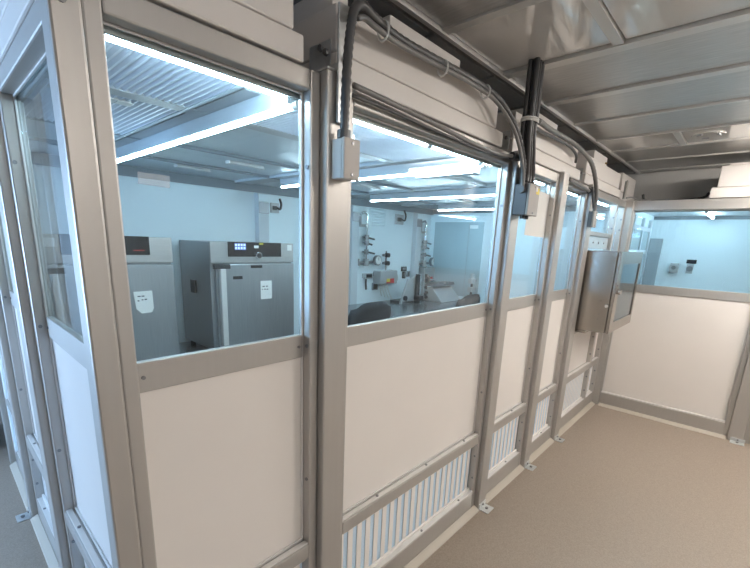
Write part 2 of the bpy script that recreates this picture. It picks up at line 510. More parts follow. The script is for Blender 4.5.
# floor cove strips
def cove(name, kind, u0, u1):
    mp = mapper(kind)
    a = [mp(u0, -.040, 0), mp(u0, -.036, .006), mp(u0, -.004, .024), mp(u0, -.001, .024), mp(u0, -.001, 0)]
    e = Vector(mp(u1, 0, 0)) - Vector(mp(u0, 0, 0))
    struct(name, MB().prism(a, e), M['cove'])
cove('baseboard_front', 'main', .27, .868)
cove('baseboard_front', 'main', .974, 2.181)
cove('baseboard_front', 'main', 2.282, 2.894)
cove('baseboard_front', 'main', 3.002, 3.538)
cove('baseboard_front', 'main', 3.657, 4.79)
cove('baseboard_left', 'left', 1.065, 1.903)
cove('baseboard_left', 'left', 2.007, 2.798)
cove('baseboard_left', 'left', 2.902, 3.598)
cove('baseboard_right', 'far', -.113, .96)

# ------------------------------------------------------------------ plenum boxes on top
GB = 'white filter housings on top of the booth'


def plenum(x0, x1, y0, y1, label, top=None, zt=2.325, xl=.07, kind='main', z0=2.13, bracket=True):
    t = thing('filter_housing', label, 'filter housing', ((x0 + x1) / 2, (y0 + y1) / 2, z0), GB)
    MB().box(x0, x1, y0, y1, z0, 2.199).build('lower_tier', M['plenum'], t, .006)
    xa = x0 + (.0 if bracket else .0)
    MB().box(xa, x1 - xl, y0 + .001, y1 - .03, 2.201, zt).build('upper_tier', M['plenum'], t, .006)
    if top:
        a, b = top
        MB().box(a, b, y0 + .03, y1 - .3, zt, zt + .078).build('top_cover', M['plenum'], t, .005)
        lt = MB().cyl((b - .04, y0 + .03, zt + .03), (b - .04, y0 + .018, zt + .03), .007, 10)
        lt.box(b - .055, b - .02, y0 + .022, y0 + .03, zt + .026, zt + .034)
        lt.build('latch', M['brass'], t)
    if bracket:
        b = MB().box(x0 - .004, x0, y0 + .02, y0 + .12, 2.145, 2.235)
        b = b.build('side_bracket', M['galv'], t, .001)
        for yy, zz in ((.06, .072), (.035, .055)):
            MB().cyl((x0 - .004, y0 + yy, 2.145 + zz), (x0 - .014, y0 + yy, 2.145 + zz), .010, 6).build('bolt', M['screw'], b)
    return t


plenum(.238, .81, YF + .002, 2.12, 'white stepped filter housing over the corner bay at the near left', xl=.033, bracket=False, zt=2.37)
h2 = plenum(.928, 2.055, YF + .002, 2.12, 'white stepped filter housing over the widest bay, with a long conduit along its edge', (1.20, 1.66), xl=.078)
MB().box(.955, 1.02, YF + .05, 1.3, 2.325, 2.40).build('top_cover', M['plenum'], h2, .004)
plenum(2.17, 3.30, YF + .002, 2.12, 'white stepped filter housing behind the hanging cable bundle', (2.40, 2.835), xl=.11)
plenum(3.42, 4.50, YF + .002, 2.12, 'white stepped filter housing above the stainless pass box', (3.66, 4.03), xl=.075)
plenum(4.62, 5.25, YF + .03, 2.12, 'last white filter housing of the row, at the far corner', None, xl=.06, zt=2.37)
# far wall housing
t = thing('filter_housing', 'white stepped filter housing on top of the far wall, at the right edge', 'filter housing', (5.2, 0, 2.14), GB)
MB().box(4.82, 5.55, -.75, .40, 2.135, 2.222).build('lower_tier', M['plenum'], t, .005)
MB().box(4.82, 5.50, -.72, .36, 2.224, 2.40).build('upper_tier', M['plenum'], t, .005)
MB().box(4.82, 5.45, -.70, .31, 2.40, 2.415).build('top_cover', M['plenum'], t, .003)

# steel angle plate at the corner
t = thing('angle_plate', 'beige steel angle plate standing on the frame at the far corner', 'bracket', (4.60, 1.05, 2.13))
MB().box(4.555, 4.60, 1.0, 1.006, 2.13, 2.29).build('plate', M['jbox'], t)
MB().box(4.60, 4.606, 1.0, 1.03, 2.13, 2.29).build('flange', M['galv'], t)

# perforated steel strip
t = thing('mounting_strip', 'galvanised perforated steel strip bolted upright to the top of the post by the conduit', 'bracket', (.922, .99, 2.0))
MB().box(.897, .945, .985, .993, 1.99, 2.30).build('strip', M['galv'], t, .002)
for zz in (2.02, 2.06, 2.11, 2.16):
    MB().cyl((.925, .985, zz), (.925, .972, zz), .008, 6).build('bolt', M['screw'], t)
MB().box(.90, .945, .993, 1.03, 2.135, 2.15).build('fixing_tab', M['galv'], t)

# ------------------------------------------------------------------ conduits, cables, junction boxes
def jbox(x0, x1, y0, y1, z0, z1, label, dark=False):
    t = thing('junction_box', label, 'junction box', ((x0 + x1) / 2, y1, z0), 'junction boxes on the partition')
    yl = y0 + .014
    MB().box(x0, x1, yl, y1, z0, z1).build('box_body', M['jbox_dark'] if dark else M['jbox'], t, .003)
    l = MB().box(x0 - .002, x1 + .002, y0, yl - .001, z0 - .002, z1 + .002).build('box_lid', M['jlid'] if dark else M['jbox'], t, .004)
    for zz in (z0 + .012, z1 - .012):
        MB().cyl(((x0 + x1) / 2, y0, zz), ((x0 + x1) / 2, y0 - .003, zz), .005, 10).build('screw', M['screw'], l)
    return t, l


j1, _ = jbox(.887, .950, .940, .999, 1.830, 1.942, 'small grey junction box below the corrugated conduit, on the post left of the widest window')
MB().cyl((.905, .963, 1.942), (.905, .963, 1.965), .021, 12).build('cable_gland', M['conduit'], j1)
j3, l3 = jbox(2.180, 2.308, .915, .998, 1.815, 1.970, 'tall grey junction box under the hanging bundle of black cables', True)
st = MB().box(2.262, 2.302, .9135, .915, 1.925, 1.955).build('warning_sticker', M['yellow'], l3)
st['label'] = 'yellow warning sticker'
MB().box(2.255, 2.278, .9128, .9134, 1.938, 1.960).build('white_sticker', M['paper'], l3)
for i in range(4):
    xx = 2.196 + i * .032
    MB().cyl((xx, .962, 1.970), (xx, .962, 1.992), .014, 10).build('cable_gland', M['conduit'], j3)
MB().cyl((2.180, .955, 1.94), (2.155, .955, 1.94), .018, 12).build('knob', M['jbox_dark'], j3)
for xx in (2.215, 2.265):
    MB().cyl((xx, .955, 1.815), (xx, .955, 1.797), .012, 10).build('cable_gland', M['black'], j3)
j4, _ = jbox(3.515, 3.60, .955, .999, 1.82, 1.935, 'slim grey junction box high on the post left of the pass box', True)

t = thing('conduit', 'thick corrugated grey conduit rising from the small junction box and running along the housing edge', 'conduit', (.9, .95, 1.96), 'conduits over the partition')
pts = spline([(.905, .963, 1.96), (.902, .958, 2.05), (.905, .955, 2.16), (.912, .95, 2.245), (.925, .95, 2.283), (.955, .95, 2.300),
              (1.01, .955, 2.291), (1.15, .975, 2.290), (1.35, .985, 2.300), (1.6, .985, 2.309), (1.78, .98, 2.302), (1.88, .965, 2.275), (1.98, .95, 2.215), (2.06, .945, 2.15), (2.125, .945, 2.07), (2.165, .955, 2.00), (2.176, .96, 1.945)], 10)
MB().tube(pts, .0145, 12, ripple=.14).build('conduit_tube', M['conduit'], t, smooth=True)
pts2 = spline([(.935, .95, 2.262), (.965, .95, 2.272), (1.01, .945, 2.262), (1.15, .968, 2.270), (1.35, .978, 2.280), (1.6, .978, 2.289), (1.78, .973, 2.281),
               (1.87, .955, 2.245), (1.97, .94, 2.185), (2.05, .935, 2.11), (2.12, .94, 2.03), (2.168, .95, 1.95)], 8)
MB().tube(pts2, .0085, 10).build('cable', M['conduit_light'], t, smooth=True)
for q in ((1.06, .963, 2.28), (1.42, .983, 2.29), (1.74, .977, 2.293)):
    mb = MB()
    mb.tube([(q[0], q[1] + .021 * math.cos(a), q[2] - .004 + .026 * math.sin(a)) for a in [k * math.pi / 8 for k in range(17)]], .004, 6, cap=False)
    mb.build('cable_tie', M['tie'], t)

t = thing('conduit', 'pair of grey pipes sagging along the window header under the widest housing', 'conduit', (1.5, 1.0, 2.09), 'conduits over the partition')
MB().tube(spline([(.975, 1.0, 2.112), (1.12, 1.0, 2.108), (1.4, 1.0, 2.098), (1.7, .998, 2.083), (1.95, .995, 2.08), (2.09, .99, 2.092)], 8), .009, 10).build('pipe', M['conduit_light'], t, smooth=True)
MB().tube(spline([(.975, 1.01, 2.088), (1.2, 1.01, 2.086), (1.5, 1.01, 2.078), (1.8, 1.005, 2.070), (2.0, .995, 2.078), (2.09, .99, 2.09)], 8), .006, 10).build('pipe', M['conduit'], t, smooth=True)
MB().cyl((2.085, .99, 2.092), (2.15, .99, 2.096), .019, 12).build('pipe_fitting', M['conduit'], t)
MB().cyl((2.15, .99, 2.096), (2.19, .995, 2.098), .013, 12).build('pipe_end', M['screw'], t)

t = thing('conduit', 'short grey pipe along the header of the bay left of the pass box', 'conduit', (3.3, 1.0, 2.09), 'conduits over the partition')
MB().tube(spline([(2.99, 1.0, 2.10), (3.2, 1.0, 2.09), (3.45, 1.0, 2.075)], 6), .012, 10).build('pipe', M['conduit_light'], t, smooth=True)
MB().cyl((3.45, 1.0, 2.075), (3.52, 1.0, 2.072), .019, 12).build('pipe_fitting', M['conduit'], t)

t = thing('conduit', 'grey conduit arching from the cable bundle over the next housing to the slim junction box', 'conduit', (3, .95, 1.93), 'conduits over the partition')
MB().tube(spline([(2.215, .93, 2.27), (2.29, .95, 2.285), (2.5, .975, 2.296), (2.86, .985, 2.306), (3.1, .98, 2.29), (3.28, .97, 2.25), (3.40, .965, 2.18), (3.49, .962, 2.08), (3.53, .965, 2.0), (3.545, .968, 1.935)], 8), .015, 10, ripple=.1).build('conduit_tube', M['conduit_light'], t, smooth=True)
MB().tube(spline([(2.215, .945, 2.245), (2.5, .99, 2.272), (2.86, .99, 2.28), (3.05, 1.0, 2.26), (3.10, 1.01, 2.22)], 8), .009, 8).build('cable', M['conduit'], t, smooth=True)
MB().tube(spline([(3.43, .975, 2.10), (3.50, .975, 2.0), (3.56, .975, 1.935)], 6), .008, 8).build('cable', M['conduit'], t, smooth=True)

# cable bundle hanging from the ceiling
for i in range(6):
    xx = 2.075 + (i % 3) * .030
    yy = .912 + (i // 3) * .030
    gx = 2.196 + (i % 3) * .038 + (i // 3) * .016
    gy = .948 + (i // 3) * .030
    p = spline([(xx, yy, CZ + .004), (xx, yy, 2.42), (xx + .004, yy, 2.30), (xx + .012, yy + .006, 2.20), (xx * .55 + gx * .45, yy * .55 + gy * .45, 2.10), (gx - .006, gy, 2.03), (gx, gy, 1.98)], 8)
    o = MB().tube(p, (.0135, .010, .0125, .012, .010, .011)[i], 10).build('hanging_cable', (M['cable'], M['cable'], M['conduit'], M['cable'], M['conduit_light'], M['cable'])[i], None, smooth=True)
    tag(o, 'black cable of the bundle hanging from the ceiling to the tall junction box', 'cable', 'cables hanging from the ceiling')
t = MB()
for z_ in (2.245, 2.255):
    t.tube([(2.112 + .052 * math.cos(a), .930 + .036 * math.sin(a), z_) for a in [k * math.pi / 10 for k in range(21)]], .005, 6, cap=False)
tag(t.build('cable_tie', M['tie'], None), 'white cable tie around the hanging cable bundle', 'cable tie')

# paper on the glass
o = MB().prism([(2.535, 1.066, 2.0), (2.853, 1.066, 1.99), (2.85, 1.066, 1.715), (2.535, 1.066, 1.722)], (0, .0015, 0)).build('paper_sheet', M['paper'])
tag(o, 'blank white sheet of paper taped to the glass behind the tall junction box', 'paper')
o = MB().prism([(.362, 1.0735, 1.784), (.434, 1.0735, 1.784), (.432, 1.0735, 1.756), (.362, 1.0735, 1.758)], (0, -.0006, 0)).build('clear_label', M['film'])
tag(o, 'faint translucent label high on the inside of the near left window', 'label')

# ------------------------------------------------------------------ pass box
t = thing('pass_box', 'stainless steel pass box with a glazed front, mounted through the far partition bay', 'pass box', (4.14, .9, .99))
b = MB()
x0, x1, y0, y1, z0, z1 = 3.690, 4.49, .79, 1.0285, .988, 1.645
b.box(x0, x0 + .02, y0, y1, z0, z1).box(x1 - .02, x1, y0, y1, z0, z1).box(x0 + .02, x1 - .02, y0, y1, z0, z0 + .02).box(x0 + .02, x1 - .02, y0, y1, z1 - .02, z1)
b.box(x0 + .02, x1 - .02, y1 - .01, y1, z0 + .02, z1 - .02)
b.build('housing', M['steel'], t, .004)
fl = MB().box(x0 - .025, x0 - .001, YF - .012, YF - .001, z0 - .01, z1 + .005).build('flange', M['steel'], t, .001)
for zz in (1.05, 1.32, 1.60):
    MB().cyl((x0 - .012, YF - .012, zz), (x0 - .012, YF - .018, zz), .006, 8).build('screw', M['alu_light'], fl)
d = MB()
dy0, dy1 = .762, .786
d.box(x0 + .01, x0 + .12, dy0, dy1, z0, z1).box(x1 - .02, x1 + .02, dy0, dy1, z0, z1).box(x0 + .12, x1 - .02, dy0, dy1, z0, z0 + .085).box(x0 + .12, x1 - .02, dy0, dy1, z1 - .10, z1)
d = d.build('door', M['steel'], t, .003)
MB().box(x0 + .12, x1 - .02, dy0 + .008, dy0 + .014, z0 + .085, z1 - .10).build('door_glass', M['glass_clear'], d)
k = MB().prism([(x0 + .002, dy0 - .004, 1.36), (x0 + .05, dy0 - .004, 1.385), (x0 + .13, dy0 - .004, 1.33), (x0 + .05, dy0 - .004, 1.26), (x0 + .002, dy0 - .004, 1.25)], (0, .004, 0)).build('latch_plate', M['steel'], d)
MB().cyl((x0 + .06, dy0 - .004, 1.33), (x0 + .06, dy0 - .03, 1.33), .022, 14).build('latch_knob', M['chrome'], k)
MB().cyl((x0, .80, 1.215), (x0 - .03, .80, 1.215), .014, 12).build('handle', M['chrome'], t, .002)
for zz in (1.10, 1.14, 1.25): MB().cyl((x0, .85, zz), (x0 - .003, .85, zz), .004, 8).build('rivet', M['screw'], t)
MB().box(x0 - .0, x1, y1 - .10, y1 - .006, z0 - .022, z0 - .001).build('support_ledge', M['steel'], t, .001)

# ------------------------------------------------------------------ booth interior
BY, EX = 3.5, 5.05
struct('wall_back', MB().box(.24, 5.1, BY, BY + .05, 0, 2.14), M['inwall'])
struct('wall_end', MB().box(EX, EX + .05, 1.16, BY, 0, 2.14), M['inwall'])
struct('ceiling_booth', MB().box(.26, EX, 1.075, BY, 2.1225, 2.128), M['inceil'])
struct('trim_20', MB().box(.3, EX, BY - .02, BY, 2.045, 2.118), M['inband'])
struct('trim_21', MB().box(EX - .02, EX, 1.2, BY - .02, 2.06, 2.118), M['inband'])
struct('baseboard_back', MB().box(.3, EX, BY - .012, BY, 0, .09), M['inband'])
for i, xx in enumerate((.86, 2.07, 3.22, 4.42)):
    struct('trim_%d' % (30 + i), MB().box(xx - .08, xx + .06, 1.30, BY, 2.108, 2.1225), M['ribbar'])
    struct('trim_%d' % (50 + i), MB().box(xx - .11, xx - .095, 1.25, BY, 2.104, 2.1225), M['incol'])
for i, yy in enumerate((1.69, 2.40, 2.95)):
    struct('trim_%d' % (40 + i), MB().box(.3, EX, yy - (.035 if i == 0 else .012), yy + (.035 if i == 0 else .012), 2.106, 2.1225), M['ribbar'] if i == 0 else M['inband'])
GR = 'ribbed ceiling diffusers'
cells = [(.30, .755, 1.12, 1.655), (.30, .755, 1.725, 2.388), (.95, 1.965, 1.12, 1.655)]
labs = ['ribbed translucent ceiling diffuser nearest the front glass of the oven bay', 'ribbed translucent ceiling diffuser behind the cross bar in the oven bay',
        'wide ribbed translucent ceiling diffuser right of the tube above the ovens']
for (a, b, c, d), lb in zip(cells, labs):
    mb = MB()
    n = int((b - a) / .022)
    w = (b - a) / n
    pts = [(a, c, 2.116)]
    for i in range(n):
        pts += [(a + i * w + w * .45, c, 2.108), (a + i * w + w * .75, c, 2.108), (a + (i + 1) * w, c, 2.116)]
    pts += [(b, c, 2.1215), (a, c, 2.1215)]
    o = mb.prism(pts, (0, d - c, 0)).build('ceiling_diffuser', M['rib'])
    tag(o, lb, 'ceiling panel', GR)

# columns on the back wall
for i, (xx, lb) in enumerate(((2.22, 'white wall column behind the right oven'), (3.435, 'white wall column left of the first gauge set'), (4.66, 'white wall column in the far corner by the second gauge set'))):
    t = thing('wall_column', lb, 'column', (xx, BY - .03, 0), 'columns on the booth rear wall')
    MB().box(xx - .055, xx + .055, BY - .07, BY - .0005, 0, 2.04).build('column', M['incol'], t, .004)
    MB().box(xx - .053, xx + .053, BY - .078, BY - .0705, 1.86, 1.96).build('cover_plate', M['screw'], t, .002)
    MB().box(xx - .050, xx + .050, BY - .076, BY - .0705, 1.97, 2.03).build('upper_plate', M['inwall'], t)

# led tubes
GT = 'LED tubes under the booth ceiling'


def ledtube(p, q, r, label):
    t = thing('led_tube', label, 'lamp', ((p[0] + q[0]) / 2, (p[1] + q[1]) / 2, p[2]), GT)
    p, q = Vector(p), Vector(q)
    d = (q - p).normalized()
    MB().cyl(p, q, r, 12).build('tube', M['tube'], t, smooth=False)
    for a, s_ in ((p, -1), (q, 1)):
        MB().cyl(a, a + d * .025 * s_, r * 1.1, 12).build('end_cap', M['alu_light'], t)
    u = Vector((0, 0, 1))
    if abs(d.y) > .5:
        MB().box(p.x - .022, p.x + .022, p.y, q.y, p.z + .002, 2.1075).build('batten', M['incol'], t, .002)
    for f_ in ((.12, .88) if abs(d.x) > .5 else ()):
        c = p.lerp(q, f_)
        MB().cyl(c + u * r * .9, Vector((c.x, c.y, 2.106 if abs(d.y) > .5 else 2.123)), .006, 8).build('clip', M['alu_light'], t)
    return t


ledtube((.86, 1.15, 2.052), (.86, 2.92, 2.052), .0105, 'LED tube running back over the ovens, nearest the corner post')
ledtube((2.07, 1.15, 2.052), (2.07, 2.92, 2.052), .0115, 'bright LED tube running back behind the post right of the widest window')
ledtube((3.22, 1.62, 2.052), (3.22, 3.0, 2.052), .0105, 'LED tube over the left half of the lab bench')
ledtube((4.40, 1.70, 2.052), (4.40, 2.96, 2.052), .0105, 'LED tube over the far end of the lab bench')
ledtube((0.347, 1.16, 2.0745), (0.863, 1.16, 2.0745), .0085, 'LED tube along the head of the near left window')
ledtube((1.106, 1.16, 2.0745), (1.590, 1.16, 2.0745), .0085, 'LED tube along the left half of the head of the widest window')
ledtube((1.627, 1.16, 2.0745), (2.138, 1.16, 2.0745), .0085, 'LED tube along the right half of the head of the widest window')
ledtube((2.485, 1.16, 2.0745), (2.969, 1.16, 2.0745), .0085, 'LED tube added along the head of the paper-bearing window to light the rear wall')  # head tubes from this bay onward are added to brighten the rear wall
ledtube((3.243, 1.16, 2.0745), (3.685, 1.16, 2.0745), .0085, 'LED tube added along the head of the window left of the pass box to light the rear wall')
ledtube((4.001, 1.16, 2.0745), (4.654, 1.16, 2.0745), .0085, 'LED tube added along the head of the window over the pass box to light the rear wall')
o = MB().box(2.10, 2.16, 1.2, 1.6, 2.03, 2.1052).build('reflection_box', M['inwall'], None, .004)  # added box for a bright band that is a lamp reflection
tag(o, 'white box added for the bright reflection band beside the near end of the LED tube', 'added box')

# little latches on the booth ceiling
for i, (x, y, L) in enumerate(((.48, 1.80, .12), (1.56, 2.62, .13), (1.42, 3.1, .12), (2.75, 2.6, .13))):
    o = MB().box(x - L, x + L, y - .025, y + .025, 2.104, 2.122)
    o.box(x + L * .6, x + L * 1.05, y - .035, y + .01, 2.100, 2.1045)
    o = o.build('ceiling_latch', M['alu_light'], None, .003)
    tag(o, ('bar latch on the ribbed ceiling over the near left oven', 'bar latch on the ceiling in front of the ovens', 'bar latch on the ceiling near the rear wall', 'bar latch on the ceiling between the second and third tube')[i], 'latch', 'bar latches on the booth ceiling')

# ------------------------------------------------------------------ ovens on their stand
OY = 2.9


def ox(u): return at(u, 255, 1, OY - .004)


def front(mb, u0, v0, u1, v1, y=OY, th=.004):
    a = at(u0, v0, 1, y); b = at(u1, v1, 1, y)
    return mb.box(a.x, b.x, y - th, y, b.z, a.z)


t = thing('oven', 'stainless drying oven on the right, with rotary knob and small blue display', 'oven', (1.79, 3.18, .74))
MB().box(1.424, 2.157, 2.925, 3.44, .78, 1.60).build('body', M['steel_cool'], t, .006)
MB().box(1.420, 2.160, 2.90, 2.924, 1.447, 1.603).build('control_band', M['steel_band'], t, .004)
dr = MB().box(1.455, 2.160, 2.895, 2.923, .80, 1.437).build('door', M['steel_cool'], t, .006)
cp = front(MB(), 227.3, 241.6, 281, 256.7).build('control_panel', M['panel_black'], t, .002)
cp['label'] = 'black control panel'
front(MB(), 234.5, 243.2, 246, 250, OY - .0045, .002).build('display', M['screen'], cp)
mb = MB()
for i in range(4):
    for j in range(2):
        front(mb, 235 + i * 2.8, 243.8 + j * 3.2, 237 + i * 2.8, 246 + j * 3.2, OY - .007, .001)
mb.build('display_symbols', M['screen_white'], cp)
c = at(257.4, 255.4, 1, OY)
kn = MB().cyl((c.x, OY, c.z), (c.x, OY - .03, c.z), .027, 20).build('knob', M['chrome'], t, .003)
MB().cyl((c.x, OY - .03, c.z), (c.x, OY - .034, c.z), .018, 20).build('knob_cap', M['black'], kn)
front(MB(), 254, 245.5, 258.6, 248.3, OY - .0045, .001).build('white_label', M['paper'], cp)
front(MB(), 259.3, 243, 263.2, 244.8, OY - .0045, .001).build('yellow_label', M['yellow'], cp)
sq = front(MB(), 287.2, 245, 291.5, 250.6, OY, .001).build('square_label', M['paper'], t)
front(MB(), 250.7, 265.3, 262.2, 267.9, 2.895, .002).build('name_plate', M['black'], dr)
front(MB(), 233, 276.3, 242.5, 279, 2.895, .002).build('name_plate', M['black'], dr)
hd = front(MB(), 212, 264.2, 228.8, 268.6, 2.893, .03).build('handle_head', M['black'], dr, .004)
a = at(219.5, 269, 1, 2.87)
MB().box(a.x, a.x + .045, 2.855, 2.893, .82, a.z).build('handle_bar', M['alu_light'], dr, .006)
p = front(MB(), 260.5, 281, 271.8, 298.3, 2.8945, .0015).build('paper_note', M['paper'], dr)
p['label'] = 'white paper note with two handwritten lines'
mb = MB()
for (u, v, l) in ((262.5, 286, 2.2), (266, 285.8, 1.8), (262, 289, .8), (264.2, 288.8, 1.6), (266.6, 288.8, 1.6)):
    front(mb, u, v, u + l, v + .8, 2.8928, .0005)
mb.build('handwriting', M['ink'], p)
MB().cyl((2.157, 3.05, 1.28), (2.20, 3.05, 1.28), .07, 20).build('side_port', M['alu'], t, .004)
MB().box(1.410, 1.424, 3.16, 3.24, 1.20, 1.30).build('side_latch', M['black'], t)
for (x, y) in ((1.47, 2.97), (2.11, 2.97), (1.47, 3.39), (2.11, 3.39)):
    MB().cyl((x, y, .742), (x, y, .78), .02, 10).build('foot', M['black'], t)

t = thing('oven', 'stainless drying oven on the left, with a wide dark control display showing red characters', 'oven', (.8, 3.18, .74))
MB().box(.445, 1.152, 2.925, 3.44, .78, 1.615).build('body', M['steel_cool'], t, .006)
MB().box(.442, 1.155, 2.90, 2.924, 1.455, 1.620).build('control_band', M['steel_band'], t, .004)
dr = MB().box(.442, 1.155, 2.897, 2.923, .80, 1.445).build('door', M['steel_cool'], t, .006)
cp = MB().box(.535, 1.011, 2.893, 2.90, 1.506, 1.622).build('control_panel', M['panel_black'], t, .003)
cp['label'] = 'dark glossy control display'
rb = MB()
for i in range(6):
    front(rb, 133.4 + i * 1.9, 249.7, 134.7 + i * 1.9, 251.0, 2.8928, .001)
rb.build('red_characters', M['redlight'], cp)
MB().box(.45, .515, 2.898, 2.90, 1.55, 1.60).build('square_label', M['paper'], t)
MB().box(.452, .54, 2.865, 2.897, 1.40, 1.435).build('handle_head', M['black'], dr, .004)
MB().box(.47, .51, 2.862, 2.897, .82, 1.40).build('handle_bar', M['alu_light'], dr, .006)
q = [at(u, v, 1, 2.8965) for (u, v) in ((133.3, 292), (152, 290.5), (153.8, 308), (152, 312), (142, 313.5), (136.5, 309))]
p = MB().prism(q, (0, -.0015, 0)).build('paper_note', M['paper'], dr)
p['label'] = 'white paper note with clipped lower corners'
mb = MB()
for (u, v, l) in ((137.5, 296, 3.2), (141.5, 295.7, 3), (137.5, 300.4, 2), (141.5, 299.4, 2), (144.5, 298.9, 2.6)):
    front(mb, u, v, u + l, v + .9, 2.8948, .0005)
mb.build('handwriting', M['ink'], p)
for (x, y) in ((.49, 2.97), (1.1, 2.97), (.49, 3.39), (1.1, 3.39)):
    MB().cyl((x, y, .742), (x, y, .78), .02, 10).build('foot', M['black'], t)


def table(x0, x1, y0, y1, zt, label, shelf=True, m_='bench'):
    t = thing('bench', label, 'bench', ((x0 + x1) / 2, (y0 + y1) / 2, 0), 'steel benches in the booth')
    MB().box(x0, x1, y0, y1, zt - .04, zt).build('bench_top', M[m_], t, .004)
    for x in (x0 + .04, x1 - .04):
        for y in (y0 + .04, y1 - .04):
            MB().box(x - .02, x + .02, y - .02, y + .02, 0, zt - .04).build('leg', M['bench'], t)
    if shelf:
        MB().box(x0 + .03, x1 - .03, y0 + .03, y1 - .03, .22, .245).build('shelf', M['bench'], t)
    return t


table(.40, 2.28, 2.84, 3.47, .742, 'low stainless table carrying the two ovens')
table(2.93, 4.98, 2.62, 3.42, .905, 'long stainless lab bench under the gauge sets')

# ------------------------------------------------------------------ office chairs
def chair(x, y, zt, w, label, rot=0.0):
    t = thing('office_chair', label, 'chair', (x, y, 0), 'black office chairs at the bench')
    n, mrow = 12, 10
    hb = .56

    def surf(off):
        rows = []
        for j in range(mrow + 1):
            v = j / mrow
            ww = w / 2 * (0.80 + 0.24 * math.sin(min(1, v * 1.15) * math.pi * .62)) * (1 if v < .78 else math.sqrt(max(0.04, 1 - ((v - .78) / .235) ** 2 * .62)))
            r = []
            for i in range(n + 1):
                s_ = -1 + 2 * i / n
                yy = .05 * (1 - s_ * s_) * -1 + .02 * math.sin(v * 3.1) - .06 * v
                zz = zt - hb + hb * v - (.05 * s_ ** 4 if v > .9 else 0)
                r.append((x + s_ * ww, y + yy + off, zz))
            rows.append(r)
        return rows
    A, B = surf(0), surf(.045)
    mb = MB()
    va = [[mb.bm.verts.new(p) for p in r] for r in A]; vb = [[mb.bm.verts.new(p) for p in r] for r in B]
    for j in range(mrow):
        for i in range(n):
            mb.bm.faces.new([va[j][i], va[j][i + 1], va[j + 1][i + 1], va[j + 1][i]])
            mb.bm.faces.new([vb[j][i], vb[j + 1][i], vb[j + 1][i + 1], vb[j][i + 1]])
    for j in range(mrow):
        mb.bm.faces.new([va[j][0], va[j + 1][0], vb[j + 1][0], vb[j][0]])
        mb.bm.faces.new([va[j][n], vb[j][n], vb[j + 1][n], va[j + 1][n]])
    for i in range(n):
        mb.bm.faces.new([va[0][i], vb[0][i], vb[0][i + 1], va[0][i + 1]])
        mb.bm.faces.new([va[mrow][i], va[mrow][i + 1], vb[mrow][i + 1], vb[mrow][i]])
    mb.build('backrest', M['fabric'], t, smooth=True)
    MB().tube(spline([(x - w * .40, y - .085, zt - .21), (x, y - .105, zt - .20), (x + w * .40, y - .085, zt - .21)], 6), .012, 8).build('lumbar_bar', M['jbox_dark'], t, smooth=True)
    sz = zt - .62
    MB().box(x - w / 2, x + w / 2, y + .02, y + .46, sz - .06, sz).build('seat', M['fabric'], t, .03, seg=3)
    MB().tube([(x, y - .03, zt - .40), (x, y - .05, sz - .02), (x, y + .08, sz - .085), (x, y + .22, sz - .075)], .02, 8).build('back_support', M['black'], t)
    MB().cyl((x, y + .24, .12), (x, y + .24, sz - .06), .028, 14).build('gas_column', M['black'], t)
    b = MB()
    for k in range(5):
        a = k * 2 * math.pi / 5 + .3
        b.tube([(x, y + .24, .13), (x + .27 * math.cos(a), y + .24 + .27 * math.sin(a), .075)], [.028, .018], 8)
    b.build('star_base', M['black'], t)
    for k in range(5):
        a = k * 2 * math.pi / 5 + .3
        cx, cy = x + .27 * math.cos(a), y + .24 + .27 * math.sin(a)
        MB().cyl((cx - .02 * math.sin(a), cy + .02 * math.cos(a), .029), (cx + .02 * math.sin(a), cy - .02 * math.cos(a), .029), .029, 14).build('caster', M['black'], t)
    return t


chair(2.43, 2.24, 1.175, .46, 'black office chair with rounded back at the left end of the lab bench')
chair(4.24, 2.36, 1.10, .46, 'dark office chair at the far end of the bench, before the wedge instrument')

# ------------------------------------------------------------------ things on the rear wall
WY = 3.44


def W(u, v, y=WY): return at(u, v, 1, y)


def rearbox(name, u0, v0, u1, v1, th, m_, parent=None, bev=.003, y=BY):
    a = at(u0, v0, 1, y - th); b = at(u1, v1, 1, y - th)
    c = at(u1, v0, 1, y - th); d = at(u0, v1, 1, y - th)
    x0 = (a.x + d.x) / 2; x1 = (b.x + c.x) / 2
    za = (a.z + c.z) / 2; zb = (b.z + d.z) / 2
    return MB().box(x0, x1, y - th, y - .0006, zb, za).build(name, M[m_], parent, bev)


